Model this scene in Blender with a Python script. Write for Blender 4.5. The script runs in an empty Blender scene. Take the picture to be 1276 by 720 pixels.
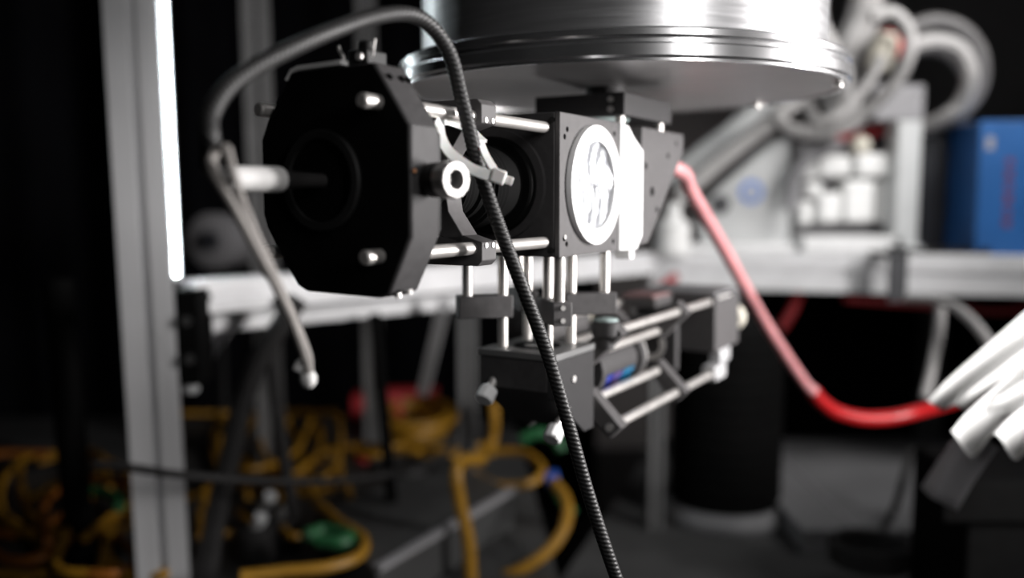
import bpy, math, random
from mathutils import Vector, Matrix
random.seed(7)
S = bpy.context.scene
COL = S.collection

# ------------------------------------------------------------------ camera
CZ = 1.0                       # camera height above the floor
F = 1130.0                     # focal length in pixels of the 1276 px frame
PITCH = math.atan(110.0 / F)
cam_d = bpy.data.cameras.new('camera'); cam = bpy.data.objects.new('camera', cam_d); COL.objects.link(cam)
cam.location = (0, 0, CZ); cam.rotation_euler = (math.pi/2 - PITCH, 0, 0)
cam_d.sensor_width = 36.0; cam_d.lens = F/1276*36.0
cam_d.clip_start = 0.02; cam_d.clip_end = 50
cam_d.dof.use_dof = True; cam_d.dof.focus_distance = 0.435; cam_d.dof.aperture_fstop = 3.2
cam_d.dof.aperture_blades = 0
S.camera = cam
# ------------------------------------------------------------------ world
w = bpy.data.worlds.new('dark_lab'); S.world = w; w.use_nodes = True
w.node_tree.nodes['Background'].inputs[0].default_value = (0.9, 0.95, 1.0, 1)
w.node_tree.nodes['Background'].inputs[1].default_value = 0.006
# ------------------------------------------------------------------ lamps and added lights
def area(name, loc, target, sx, sy, power, col=(1, 1, 1), spread=180):
    l = bpy.data.lights.new(name, 'AREA'); l.shape = 'RECTANGLE'; l.size = sx; l.size_y = sy; l.energy = power; l.color = col; l.spread = math.radians(spread)
    o = bpy.data.objects.new(name, l); COL.objects.link(o); o.location = loc
    o.rotation_euler = (Vector(target) - Vector(loc)).to_track_quat('-Z', 'Y').to_euler()
    return o
area('led_bar_lamp', (0.86, 0.50, CZ+0.07), (0.02, 0.60, CZ+0.06), 0.07, 0.45, 13, (1, 0.97, 0.96), 150)
area('chamber_highlight_light', (0.42, -0.16, CZ+0.34), (0.08, 0.55, CZ+0.05), 0.05, 0.50, 0.6, (1, 0.98, 0.97), 80)  # unseen light added for the bright band on the chamber
area('bench_fill', (0.86, 1.02, CZ+0.55), (0.62, 1.60, CZ+0.02), 0.5, 0.2, 2.3, (1, 0.98, 0.97), 90)  # unseen fill added above the bench to brighten its equipment
vs = S.view_settings
S.display_settings.display_device = 'sRGB'
vs.view_transform = 'Standard'; vs.look = 'None'; vs.exposure = 0.0; vs.gamma = 1.0; vs.use_curve_mapping = False

# ------------------------------------------------------------------ placing helpers
cp, sp = math.cos(PITCH), math.sin(PITCH)
def ray(x, y):
    a = (x-638)/F; b = (360-y)/F
    return Vector((a, cp + b*sp, -sp + b*cp))
def P(x, y, d):                # point seen at a pixel, d metres ahead of the camera
    r = ray(x, y); return Vector((0, 0, CZ)) + r*(d/r.y)
def G(x, y, z):                # point seen at a pixel, on the level plane at height z
    r = ray(x, y); return Vector((0, 0, CZ)) + r*((z-CZ)/r.z)

# ------------------------------------------------------------------ materials
def mat(name, col, rough=0.5, metal=0.0, var=0.0, nscale=40, bump=0.0, bscale=200, stretch=None, emit=None, strength=0, trans=0.0, alpha=1.0, spec=0.5, aniso=0.0, sss=0.0):
    m = bpy.data.materials.new(name); m.use_nodes = True
    nt = m.node_tree; b = nt.nodes['Principled BSDF']
    b.inputs['Base Color'].default_value = (*col, 1); b.inputs['Roughness'].default_value = rough; b.inputs['Metallic'].default_value = metal
    b.inputs['Specular IOR Level'].default_value = spec
    b.inputs['Transmission Weight'].default_value = trans; b.inputs['Alpha'].default_value = alpha
    b.inputs['Anisotropic'].default_value = aniso
    if sss: b.inputs['Subsurface Weight'].default_value = sss; b.inputs['Subsurface Scale'].default_value = 0.004
    if emit: b.inputs['Emission Color'].default_value = (*emit, 1); b.inputs['Emission Strength'].default_value = strength
    tc = nt.nodes.new('ShaderNodeTexCoord'); mp = nt.nodes.new('ShaderNodeMapping')
    nt.links.new(tc.outputs['Object'], mp.inputs[0])
    if stretch: mp.inputs['Scale'].default_value = stretch
    if var:
        n = nt.nodes.new('ShaderNodeTexNoise'); n.inputs['Scale'].default_value = nscale; n.inputs['Detail'].default_value = 5
        nt.links.new(mp.outputs[0], n.inputs['Vector'])
        r = nt.nodes.new('ShaderNodeValToRGB')
        r.color_ramp.elements[0].position = 0.3; r.color_ramp.elements[1].position = 0.7
        r.color_ramp.elements[0].color = (*[max(0, c*(1-var)) for c in col], 1)
        r.color_ramp.elements[1].color = (*[min(1, c*(1+var)) for c in col], 1)
        nt.links.new(n.outputs['Fac'], r.inputs[0]); nt.links.new(r.outputs[0], b.inputs['Base Color'])
        mr = nt.nodes.new('ShaderNodeMapRange'); mr.inputs['To Min'].default_value = max(0.02, rough*0.85); mr.inputs['To Max'].default_value = min(1, rough*1.15)
        nt.links.new(n.outputs['Fac'], mr.inputs[0]); nt.links.new(mr.outputs[0], b.inputs['Roughness'])
    if bump:
        n2 = nt.nodes.new('ShaderNodeTexNoise'); n2.inputs['Scale'].default_value = bscale; n2.inputs['Detail'].default_value = 4
        nt.links.new(mp.outputs[0], n2.inputs['Vector'])
        bp = nt.nodes.new('ShaderNodeBump'); bp.inputs['Strength'].default_value = bump; bp.inputs['Distance'].default_value = 0.001
        nt.links.new(n2.outputs['Fac'], bp.inputs['Height']); nt.links.new(bp.outputs[0], b.inputs['Normal'])
    return m
M = {}
M['anod'] = mat('black_anodised', (0.044, 0.042, 0.043), 0.6, 0, 0.15, 300, 0.03, 2500, spec=0.35)
M['anod_grey'] = mat('grey_anodised', (0.080, 0.076, 0.077), 0.55, 0, 0.12, 250, 0.05, 2500, spec=0.4)
M['anod_dk'] = mat('dark_anodised', (0.024, 0.023, 0.024), 0.6, 0, 0.15, 300, 0.03, 2500, spec=0.3)
M['black'] = mat('black_plastic', (0.012, 0.012, 0.012), 0.55, 0, 0.2, 60, spec=0.3)
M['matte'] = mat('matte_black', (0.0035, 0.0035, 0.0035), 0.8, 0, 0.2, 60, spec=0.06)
M['rubber'] = mat('black_rubber', (0.020, 0.019, 0.019), 0.6, 0, 0.2, 80, spec=0.3)
M['steel'] = mat('polished_steel', (0.80, 0.77, 0.74), 0.36, 0.75, 0.06, 90)
M['screw'] = mat('bright_screw', (0.80, 0.78, 0.76), 0.4, 0.7, 0.1, 200)
M['chamber'] = mat('brushed_aluminium', (0.58, 0.58, 0.59), 0.34, 0.9, 0.10, 20, 0.10, 60, stretch=(1, 1, 22))
M['flange'] = mat('turned_aluminium', (0.78, 0.78, 0.79), 0.24, 0.95, 0.06, 30)
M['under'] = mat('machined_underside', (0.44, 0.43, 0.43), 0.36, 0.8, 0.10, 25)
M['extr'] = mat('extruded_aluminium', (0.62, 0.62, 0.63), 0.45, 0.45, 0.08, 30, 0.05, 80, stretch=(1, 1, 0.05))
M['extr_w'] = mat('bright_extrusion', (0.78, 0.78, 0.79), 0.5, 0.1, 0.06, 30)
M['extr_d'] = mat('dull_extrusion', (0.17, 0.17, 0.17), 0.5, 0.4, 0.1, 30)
M['white'] = mat('white_plastic', (0.82, 0.82, 0.81), 0.5, 0, 0.04, 60)
M['ptfe'] = mat('white_ptfe', (0.93, 0.93, 0.93), 0.6, 0, 0.02, 60)
M['foil'] = mat('crumpled_white_foil', (0.36, 0.37, 0.39), 0.3, 0.5, 0.10, 120, 0.3, 250)
M['nylon'] = mat('white_nylon', (0.90, 0.90, 0.88), 0.45, 0, 0.05, 80, sss=0.1)
M['boot'] = mat('white_boot', (0.72, 0.71, 0.70), 0.6, 0, 0.05, 80)
M['cord'] = mat('grey_cord', (0.30, 0.28, 0.265), 0.7, 0, 0.1, 200)
M['nut'] = mat('dull_nut', (0.42, 0.41, 0.40), 0.4, 0.7, 0.1, 200)
M['dullpink'] = mat('painted_pink_reflection', (0.22, 0.13, 0.13), 0.5, 0, 0.1, 40)  # tint of a faint reflection, put into the colour
M['dimred'] = mat('faint_red_print', (0.12, 0.03, 0.07), 0.5, 0, 0.1, 40)
M['brass'] = mat('copper_pin', (0.70, 0.33, 0.17), 0.3, 1.0, 0.1, 100)
M['hole'] = mat('hole_black', (0.003, 0.003, 0.003), 0.9, 0, 0.1, 50, spec=0.05)
M['led'] = mat('led_diffuser', (1, 1, 1), 0.5, 0, emit=(0.86, 0.97, 1.0), strength=70)
M['pink'] = mat('pink_hose', (0.60, 0.27, 0.28), 0.35, 0, 0.1, 60, sss=0.15)
M['red'] = mat('red_hose', (0.42, 0.008, 0.01), 0.4, 0, 0.1, 60)
M['redp'] = mat('red_plastic', (0.30, 0.018, 0.022), 0.5, 0, 0.1, 60)
M['hose'] = mat('grey_hose', (0.38, 0.37, 0.365), 0.5, 0, 0.08, 40)
M['hose_d'] = mat('clear_grey_hose', (0.16, 0.155, 0.155), 0.35, 0, 0.1, 40)
M['lgrey'] = mat('light_grey_paint', (0.55, 0.56, 0.56), 0.5, 0, 0.05, 20)
M['mgrey'] = mat('mid_grey_paint', (0.27, 0.265, 0.275), 0.5, 0, 0.06, 20)
M['wgrey'] = mat('white_grey_paint', (0.68, 0.68, 0.68), 0.5, 0, 0.05, 20)
M['blue'] = mat('blue_paint', (0.010, 0.085, 0.27), 0.5, 0, 0.08, 20)
M['bluelogo'] = mat('blue_print', (0.16, 0.27, 0.62), 0.5, 0, 0.08, 20)
M['bbox'] = mat('black_steel_case', (0.030, 0.031, 0.036), 0.5, 0, 0.15, 15)
M['wall'] = mat('dark_wall_paint', (0.50, 0.46, 0.45), 0.9, 0, 0.15, 3, spec=0.1)
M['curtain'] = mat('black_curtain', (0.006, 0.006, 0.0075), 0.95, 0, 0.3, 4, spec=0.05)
M['floor'] = mat('dark_floor', (0.05, 0.05, 0.052), 0.6, 0, 0.3, 6, 0.1, 40)
M['shelf'] = mat('dark_grey_board', (0.050, 0.050, 0.050), 0.6, 0, 0.25, 8)
M['lid'] = mat('grey_lid', (0.17, 0.17, 0.175), 0.6, 0, 0.15, 8)
M['yellow'] = mat('yellow_jacket', (0.32, 0.16, 0.010), 0.5, 0, 0.15, 60)
M['orange'] = mat('orange_jacket', (0.28, 0.09, 0.01), 0.5, 0, 0.15, 60)
M['green'] = mat('green_jacket', (0.015, 0.11, 0.035), 0.5, 0, 0.15, 60)
M['bluec'] = mat('blue_jacket', (0.02, 0.10, 0.5), 0.5, 0, 0.15, 60)
M['coat_blue'] = mat('blue_lens_coating', (0.02, 0.06, 0.55), 0.1, 0.6, 0.2, 60)
M['coat_purple'] = mat('purple_lens_coating', (0.16, 0.09, 0.35), 0.1, 0.6, 0.2, 60)
M['coat_cyan'] = mat('cyan_lens_coating', (0.01, 0.25, 0.5), 0.1, 0.6, 0.2, 60)
M['glass'] = mat('lens_glass', (0.75, 0.92, 0.9), 0.05, 0, 0.02, 40, spec=0.9, trans=0.3)
M['pleat'] = mat('white_pleated_plastic', (0.52, 0.52, 0.515), 0.6, 0, 0.04, 30)
M['cream'] = mat('cream_plastic', (0.72, 0.68, 0.58), 0.5, 0, 0.05, 40)
# braided sheath: weave along the cable's own UV
def braid():
    m = mat('braided_sheath', (0.034, 0.033, 0.034), 0.5, 0, spec=0.45)
    nt = m.node_tree; b = nt.nodes['Principled BSDF']
    uv = nt.nodes.new('ShaderNodeUVMap'); uv.uv_map = 'UVMap'
    w1 = nt.nodes.new('ShaderNodeTexWave'); w1.inputs['Scale'].default_value = 1.0; w1.bands_direction = 'DIAGONAL'
    mp = nt.nodes.new('ShaderNodeMapping'); mp.inputs['Scale'].default_value = (180, 3.0, 1)
    nt.links.new(uv.outputs[0], mp.inputs[0]); nt.links.new(mp.outputs[0], w1.inputs['Vector'])
    r = nt.nodes.new('ShaderNodeValToRGB'); r.color_ramp.elements[0].color = (0.013, 0.013, 0.013, 1); r.color_ramp.elements[1].color = (0.030, 0.029, 0.029, 1)
    nt.links.new(w1.outputs['Fac'], r.inputs[0]); nt.links.new(r.outputs[0], b.inputs['Base Color'])
    bp = nt.nodes.new('ShaderNodeBump'); bp.inputs['Strength'].default_value = 0.5; bp.inputs['Distance'].default_value = 0.0004
    nt.links.new(w1.outputs['Fac'], bp.inputs['Height']); nt.links.new(bp.outputs[0], b.inputs['Normal'])
    return m
M['braid'] = braid()

# ------------------------------------------------------------------ mesh builder
def basis(d):
    d = Vector(d).normalized(); h = Vector((0, 0, 1)) if abs(d.z) < 0.9 else Vector((1, 0, 0))
    a = d.cross(h).normalized(); return a, d.cross(a).normalized(), d
def catmull(pts, n):
    pts = [Vector(p) for p in pts]; q = [pts[0]*2-pts[1]] + pts + [pts[-1]*2-pts[-2]]; out = []
    for i in range(1, len(q)-2):
        p0, p1, p2, p3 = q[i-1:i+3]
        for k in range(n):
            t = k/n
            out.append(0.5*((2*p1) + (p2-p0)*t + (2*p0-5*p1+4*p2-p3)*t*t + (3*p1-p0-3*p2+p3)*t**3))
    out.append(pts[-1]); return out
class MB:
    def __init__(s): s.v = []; s.f = []; s.uv = None
    def add(s, v, f):
        o = len(s.v); s.v += [Vector(p) for p in v]; s.f += [tuple(i+o for i in q) for q in f]; return s
    def box(s, lo, hi):
        (a, b, c), (d, e, f) = lo, hi
        return s.add([(a,b,c),(d,b,c),(d,e,c),(a,e,c),(a,b,f),(d,b,f),(d,e,f),(a,e,f)],
                     [(0,3,2,1),(4,5,6,7),(0,1,5,4),(1,2,6,5),(2,3,7,6),(3,0,4,7)])
    def obox(s, c, size, ax):          # oriented box, ax = three axes
        c = Vector(c); h = [Vector(a).normalized()*k*0.5 for a, k in zip(ax, size)]
        vs_ = [c + h[0]*i + h[1]*j + h[2]*k for k in (-1, 1) for i, j in ((-1,-1),(1,-1),(1,1),(-1,1))]
        return s.add(vs_, [(0,3,2,1),(4,5,6,7),(0,1,5,4),(1,2,6,5),(2,3,7,6),(3,0,4,7)])
    def beam(s, a, b, wd, ht, up=(0, 0, 1)):
        a, b = Vector(a), Vector(b); d = (b-a).normalized(); up = Vector(up); sd = d.cross(up).normalized(); u2 = sd.cross(d)
        return s.obox((a+b)/2, ((b-a).length, wd, ht), (d, sd, u2))
    def prism(s, poly, lo, hi, axis):  # polygon in the two other axes, extruded along axis 'x','y','z'
        def mk(p, t): return {'x': (t, p[0], p[1]), 'y': (p[0], t, p[1]), 'z': (p[0], p[1], t)}[axis]
        n = len(poly)
        return s.add([mk(p, lo) for p in poly] + [mk(p, hi) for p in poly],
                     [tuple(range(n)), tuple(range(2*n-1, n-1, -1))] + [(i, i+n, (i+1) % n + n, (i+1) % n) for i in range(n)])
    def lathe(s, prof, o, d, n=40, close=True):   # prof = [(t along d, radius)]
        a, b, c = basis(d); o = Vector(o); V = []; Fc = []
        for t, r in prof:
            for k in range(n):
                g = 2*math.pi*k/n; V.append(o + c*t + (a*math.cos(g) + b*math.sin(g))*r)
        for i in range(len(prof)-1):
            for k in range(n):
                k2 = (k+1) % n; Fc.append((i*n+k, i*n+k2, (i+1)*n+k2, (i+1)*n+k))
        if close:
            Fc.append(tuple(range(n-1, -1, -1))); m = (len(prof)-1)*n; Fc.append(tuple(range(m, m+n)))
        return s.add(V, Fc)
    def cyl(s, a, b, r, n=24, ch=0.0):
        a, b = Vector(a), Vector(b); L = (b-a).length
        pr = [(0, r-ch), (ch, r), (L-ch, r), (L, r-ch)] if ch else [(0, r), (L, r)]
        return s.lathe(pr, a, b-a, n)
    def ring(s, o, d, ri, ro, h, n=48):
        return s.lathe([(0, ri), (0, ro), (h, ro), (h, ri), (0, ri)], o, d, n, False)
    def tube(s, pts, r, sides=10, n=8, rib=0.0, pitch=0.0, uv=False, taper=None):
        path = catmull(pts, n) if n > 1 else [Vector(p) for p in pts]
        if pitch:                        # resample evenly so the ribs come out regular
            L = [0]
            for i in range(1, len(path)): L.append(L[-1] + (path[i]-path[i-1]).length)
            step = pitch/3; N = int(L[-1]/step); out = []; j = 0
            for k in range(N+1):
                t = k*step
                while j < len(L)-2 and L[j+1] < t: j += 1
                out.append(path[j].lerp(path[j+1], (t-L[j])/max(1e-9, L[j+1]-L[j])))
            path = out
        t0 = (path[1]-path[0]).normalized(); a, b, _ = basis(t0); V = []; Fc = []
        for i, p in enumerate(path):
            t = (path[min(i+1, len(path)-1)] - path[max(i-1, 0)]).normalized()
            a = (a - t*a.dot(t)).normalized(); b = t.cross(a)
            rr = r if not taper else r*(taper[0]+(taper[1]-taper[0])*i/(len(path)-1))
            if rib and i % 3 == 0: rr *= 1-rib
            for k in range(sides):
                g = 2*math.pi*k/sides; V.append(p + (a*math.cos(g)+b*math.sin(g))*rr)
        for i in range(len(path)-1):
            for k in range(sides):
                k2 = (k+1) % sides; Fc.append((i*sides+k, i*sides+k2, (i+1)*sides+k2, (i+1)*sides+k))
        m = (len(path)-1)*sides
        Fc.append(tuple(range(sides-1, -1, -1))); Fc.append(tuple(range(m, m+sides)))
        if uv: s.uv = (len(path), sides)
        return s.add(V, Fc)
    def strap(s, pts, wd, th, nrm, n=8):  # flat band with its wide side along nrm
        path = catmull(pts, n); nrm = Vector(nrm).normalized(); V = []; Fc = []
        for i, p in enumerate(path):
            t = (path[min(i+1, len(path)-1)] - path[max(i-1, 0)]).normalized()
            w_ = t.cross(nrm).normalized(); h_ = t.cross(w_)
            V += [p+w_*wd/2+h_*th/2, p-w_*wd/2+h_*th/2, p-w_*wd/2-h_*th/2, p+w_*wd/2-h_*th/2]
        for i in range(len(path)-1):
            for k in range(4): k2 = (k+1) % 4; Fc.append((i*4+k, i*4+k2, (i+1)*4+k2, (i+1)*4+k))
        m = (len(path)-1)*4; Fc += [(3, 2, 1, 0), (m, m+1, m+2, m+3)]
        return s.add(V, Fc)
    def ball(s, c, r, n=14, sc=(1, 1, 1)):
        V = []; Fc = []; h = n//2
        for i in range(1, h):
            th = math.pi*i/h
            for k in range(n): g = 2*math.pi*k/n; V.append(Vector(c)+Vector((sc[0]*math.sin(th)*math.cos(g), sc[1]*math.sin(th)*math.sin(g), sc[2]*math.cos(th)))*r)
        top = len(V); V += [Vector(c)+Vector((0,0,r*sc[2])), Vector(c)-Vector((0,0,r*sc[2]))]
        for i in range(h-2):
            for k in range(n): k2 = (k+1) % n; Fc.append((i*n+k, (i+1)*n+k, (i+1)*n+k2, i*n+k2))
        for k in range(n):
            k2 = (k+1) % n; Fc.append((k, k2, top)); Fc.append(((h-2)*n+k2, (h-2)*n+k, top+1))
        return s.add(V, Fc)

# frames: 'w' = world metres, 'c' = optical cage millimetres (x along the cage axis, y across, z up)
N0 = Vector((0.0249, 0.477, CZ)); CA = math.radians(60)
RC = Matrix.Rotation(CA, 3, 'Z')
def c2w(p): return N0 + RC @ (Vector(p)*0.001)
class Thing:
    def __init__(s, e, base, fr): s.e, s.base, s.fr = e, Vector(base), fr
def mesh_obj(name, mb, m, base, fr, bevel=0.0, smooth=30):
    k = 0.001 if fr == 'c' else 1.0
    me = bpy.data.meshes.new(name)
    me.from_pydata([tuple((v-Vector(base))*k) for v in mb.v], [], mb.f); me.update()
    if mb.uv:
        np_, sd = mb.uv; l = me.uv_layers.new(name='UVMap')
        for p in me.polygons:
            for li in p.loop_indices:
                vi = me.loops[li].vertex_index; l.data[li].uv = ((vi//sd)/np_, (vi % sd)/sd)
    import bmesh
    bm = bmesh.new(); bm.from_mesh(me); bmesh.ops.recalc_face_normals(bm, faces=bm.faces); bm.to_mesh(me); bm.free()
    me.polygons.foreach_set('use_smooth', [True]*len(me.polygons)); me.set_sharp_from_angle(angle=math.radians(smooth))
    me.materials.append(M[m]); o = bpy.data.objects.new(name, me); COL.objects.link(o)
    if bevel:
        b = o.modifiers.new('bevel', 'BEVEL'); b.width = bevel*k; b.segments = 2; b.limit_method = 'ANGLE'; b.angle_limit = math.radians(40)
    return o
def tag(o, label, cat, group=None, kind=None):
    if label: o['label'] = label
    if cat: o['category'] = cat
    if group: o['group'] = group
    if kind: o['kind'] = kind
def thing(name, label, cat, base, fr='w', group=None):
    e = bpy.data.objects.new(name, None); COL.objects.link(e); e.empty_display_size = 0.02
    if fr == 'c': e.location = c2w(base); e.rotation_euler = (0, 0, CA)
    else: e.location = base
    tag(e, label, cat, group); return Thing(e, base, fr)
def part(t, name, mb, m, parent=None, bevel=0.0, smooth=30, label=None):
    o = mesh_obj(name, mb, m, t.base, t.fr, bevel, smooth); o.parent = parent or t.e
    if label: o['label'] = label
    return o
def solo(name, label, cat, mb, m, base, fr='w', group=None, bevel=0.0, kind=None, smooth=30):
    o = mesh_obj(name, mb, m, base, fr, bevel, smooth)
    if fr == 'c': o.location = c2w(base); o.rotation_euler = (0, 0, CA)
    else: o.location = base
    tag(o, label, cat, group, kind); return o
def cable(name, label, pts, r, m, group=None, sides=10, n=8, cat='cable', **k):
    pts = [Vector(p) for p in pts]; zl = min(pts, key=lambda p: p.z)
    return solo(name, label, cat, MB().tube(pts, r, sides, n, **k), m, zl, 'w', group)
def struct(name, mb, m):
    return solo(name, None, None, mb, m, (0, 0, 0), kind='structure')

# ------------------------------------------------------------------ the room
struct('floor', MB().box((-3, -1, -0.05), (3.5, 4.2, 0)), 'floor')
struct('wall_back', MB().box((-3, 3.6, 0), (3.5, 3.7, 2.8)), 'wall')
struct('wall_left', MB().box((-2.0, -1, 0), (-1.9, 3.6, 2.8)), 'curtain')
def wavy_curtain(a, b, z0, z1, amp, waves, n=160):
    a, b = Vector(a), Vector(b); d = (b-a); nr = Vector((-d.y, d.x)).normalized(); mb = MB(); V = []; Fc = []
    for i in range(n+1):
        t = i/n; off = amp*math.sin(t*waves*2*math.pi) + amp*0.4*math.sin(t*waves*4.7+1)
        p = a + d*t + nr*off
        V += [(p.x, p.y, z0), (p.x, p.y, z1), (p.x+nr.x*0.004, p.y+nr.y*0.004, z1), (p.x+nr.x*0.004, p.y+nr.y*0.004, z0)]
    for i in range(n):
        for k in range(4): k2 = (k+1) % 4; Fc.append((i*4+k, i*4+k2, (i+1)*4+k2, (i+1)*4+k))
    return mb.add(V, Fc)
solo('blackout_curtain', 'black blackout curtain hanging behind the metal frame at the dark end', 'curtain', wavy_curtain((-1.75, 2.2), (0.28, 2.9), 0.0, 2.6, 0.03, 11), 'curtain', (-0.7, 2.5, 0), smooth=80)

# ------------------------------------------------------------------ aluminium frame
def extr_section(h, slot=0.0085, depth=0.006):
    q = []
    for k in range(4):
        c, s = math.cos(k*math.pi/2), math.sin(k*math.pi/2)
        for x, y in ((h, -h), (h, -slot/2), (h-depth, -slot/2), (h-depth, slot/2), (h, slot/2)):
            q.append((x*c-y*s, x*s+y*c))
    return q
def extrusion(a, b, half, roll=0.0, up=(0, 0, 1), hz=None):
    a, b = Vector(a), Vector(b); d = (b-a).normalized(); up = Vector(up)
    sd = d.cross(up).normalized(); u2 = sd.cross(d); c, s = math.cos(roll), math.sin(roll); sd, u2 = sd*c+u2*s, u2*c-sd*s
    pr = extr_section(half); mb = MB(); n = len(pr); kz = (hz or half)/half
    mb.add([a+sd*x+u2*y*kz for x, y in pr]+[b+sd*x+u2*y*kz for x, y in pr],
           [tuple(range(n)), tuple(range(2*n-1, n-1, -1))]+[(i, i+n, (i+1) % n+n, (i+1) % n) for i in range(n)])
    return mb
# big post, leaning a little as in the picture
pt = P(161, -30, 0.93); pb = P(206, 735, 0.93); dirp = (pt-pb).normalized()
post_b = pb - dirp*((pb.z)/dirp.z); post_t = pt + dirp*0.35
t = thing('frame_post', 'silver slotted aluminium upright carrying the glowing light strip', 'post', post_b)
part(t, 'profile', extrusion(post_b, post_t, 0.0252, math.radians(-20), up=(0, 1, 0)), 'extr')
# LED strip
la = P(197-22/463*340, -460, 0.945); lb = P(220, 343, 0.945); ld = (lb-la).normalized()
t = thing('light_strip', 'glowing white linear light strip fixed along the silver upright', 'lamp', lb)
part(t, 'diffuser', MB().tube([la, lb], 0.0018, 16, 1), 'led', label='bright white diffuser')
part(t, 'backing', MB().beam(la+Vector((-0.002, 0.0062, 0)), lb+Vector((-0.002, 0.0062, 0)), 0.009, 0.004, (0, 1, 0)), 'extr_d')
part(t, 'end_cap', MB().cyl(lb, lb+ld*0.004, 0.0042, 16), 'white')
# cross beams of the frame
ZB = CZ - 0.114
cornr = Vector((0.225, 1.50, ZB)); left0 = Vector((-0.345, 0.955, CZ-0.101)); cornl = Vector((0.225, 1.50, CZ-0.101))
t = thing('frame_beam', 'bright slotted aluminium beam running from the lit upright to the far corner', 'beam', left0)
part(t, 'profile', extrusion(left0, cornl, 0.0225, hz=0.017), 'extr_w')
gp = [P(252, 405, 1.0), P(292, 402, 1.04), P(256, 458, 1.0)]
part(t, 'gusset', MB().add(gp+[p+Vector((0.003, 0.006, 0)) for p in gp], [(0, 1, 2), (5, 4, 3), (0, 3, 4, 1), (1, 4, 5, 2), (2, 5, 3, 0)]), 'mgrey')
part(t, 'corner_bracket', MB().box((cornr.x-0.03, cornr.y-0.06, ZB-0.065), (cornr.x+0.02, cornr.y-0.035, ZB-0.03)), 'extr_d', bevel=0.002)
r0 = Vector((0.235, 1.52, ZB)); r1 = Vector((1.35, 1.24, ZB))
t = thing('bench_beam', 'bright slotted aluminium beam along the front edge of the equipment bench', 'beam', r0)
part(t, 'profile', extrusion(r0, r1, 0.0225, hz=0.03), 'extr_w')
# bench deck behind that beam
nd = Vector((0.2436, 0.9699, 0)); dd = Vector((0.9699, -0.2436, 0))
def BP(s, q, z): return r0 + dd*s + nd*q + Vector((0, 0, z-ZB))
mb = MB(); c = [BP(0.0, 0.024, 0), BP(1.5, 0.024, 0), BP(1.5, 0.62, 0), BP(0.0, 0.62, 0)]
zt = ZB+0.026
mb.add([(p.x, p.y, zt-0.012) for p in c]+[(p.x, p.y, zt) for p in c], [(3,2,1,0),(4,5,6,7),(0,1,5,4),(1,2,6,5),(2,3,7,6),(3,0,4,7)])
t = thing('equipment_bench', 'pale grey bench deck on dull legs under the instruments and boxes', 'bench', (c[0].x, c[0].y, 0))
part(t, 'deck', mb, 'wgrey')
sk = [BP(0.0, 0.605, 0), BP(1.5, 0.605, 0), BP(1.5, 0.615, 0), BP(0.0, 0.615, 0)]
part(t, 'under_bench_shade', MB().add([(p.x, p.y, 0.0) for p in sk]+[(p.x, p.y, zt-0.012) for p in sk], [(3,2,1,0),(4,5,6,7),(0,1,5,4),(1,2,6,5),(2,3,7,6),(3,0,4,7)]), 'curtain')  # added black panel standing in for the darkness under the bench
for i, (s_, q_) in enumerate(((0.03, 0.57), (1.2, 0.57), (0.55, 0.57))):
    p = BP(s_, q_, 0); b0 = Vector((p.x, p.y, 0)); b1 = Vector((p.x, p.y, zt-0.012))
    part(t, 'leg', extrusion(b0, b1, 0.02, up=(0, 1, 0)), 'extr_d')
# lower thin brace
a = P(248, 403, 1.0); b = P(640, 368, 1.36)
solo('frame_brace', 'thin bright bar below the frame beam, black cable tied to its end', 'bar', MB().beam(a, b, 0.016, 0.021), 'extr_w', a, bevel=0.001)
a = P(327, -60, 1.45); b = P(333, 305, 1.45); 
b = Vector((b.x, b.y, ZB+0.03)); 
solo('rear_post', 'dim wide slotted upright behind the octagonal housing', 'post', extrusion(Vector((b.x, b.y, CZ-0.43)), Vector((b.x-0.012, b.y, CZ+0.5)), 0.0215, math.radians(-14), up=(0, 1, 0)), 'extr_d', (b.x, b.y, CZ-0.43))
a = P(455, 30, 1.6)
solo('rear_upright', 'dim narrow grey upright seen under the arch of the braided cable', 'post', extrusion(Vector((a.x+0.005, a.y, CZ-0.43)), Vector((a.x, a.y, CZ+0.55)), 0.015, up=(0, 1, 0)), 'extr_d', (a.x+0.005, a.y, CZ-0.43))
a = P(583, 470, 1.35)
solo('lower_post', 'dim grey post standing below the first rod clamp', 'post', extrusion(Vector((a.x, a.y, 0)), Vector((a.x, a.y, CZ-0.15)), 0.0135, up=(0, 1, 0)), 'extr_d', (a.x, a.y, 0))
a = P(553, 380, 1.18); b = P(528, 486, 1.30)
solo('diagonal_strut', 'light grey slanting strut below the thin bright bar', 'bar', MB().beam(a, b, 0.016, 0.02, (0, 1, 0)), 'extr', b)
a = P(818, 520, 1.3)
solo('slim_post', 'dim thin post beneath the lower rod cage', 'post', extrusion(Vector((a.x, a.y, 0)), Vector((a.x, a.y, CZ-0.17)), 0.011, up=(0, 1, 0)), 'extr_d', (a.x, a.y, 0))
t = thing('corner_clamp', 'black clamp block bolted to the lit upright under the light strip', 'clamp', P(232, 480, 0.93))
mb = MB(); a = P(216, 362, 0.915); b = P(250, 480, 0.915)
part(t, 'block', mb.box((a.x, a.y, b.z), (b.x, a.y+0.045, a.z)), 'matte', bevel=0.002)
part(t, 'bolt', MB().cyl(P(232, 400, 0.915), P(232, 400, 0.909), 0.006, 6), 'black')
part(t, 'bolt', MB().cyl(P(236, 448, 0.915), P(236, 448, 0.909), 0.006, 6), 'black')
solo('cloth_scrap', 'small white scrap caught under the black clamp block', 'scrap', MB().ball(P(238, 484, 0.93), 0.009, 12, (1, 0.8, 0.7)), 'lgrey', P(238, 492, 0.93))
a = P(92, 500, 1.05)
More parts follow.
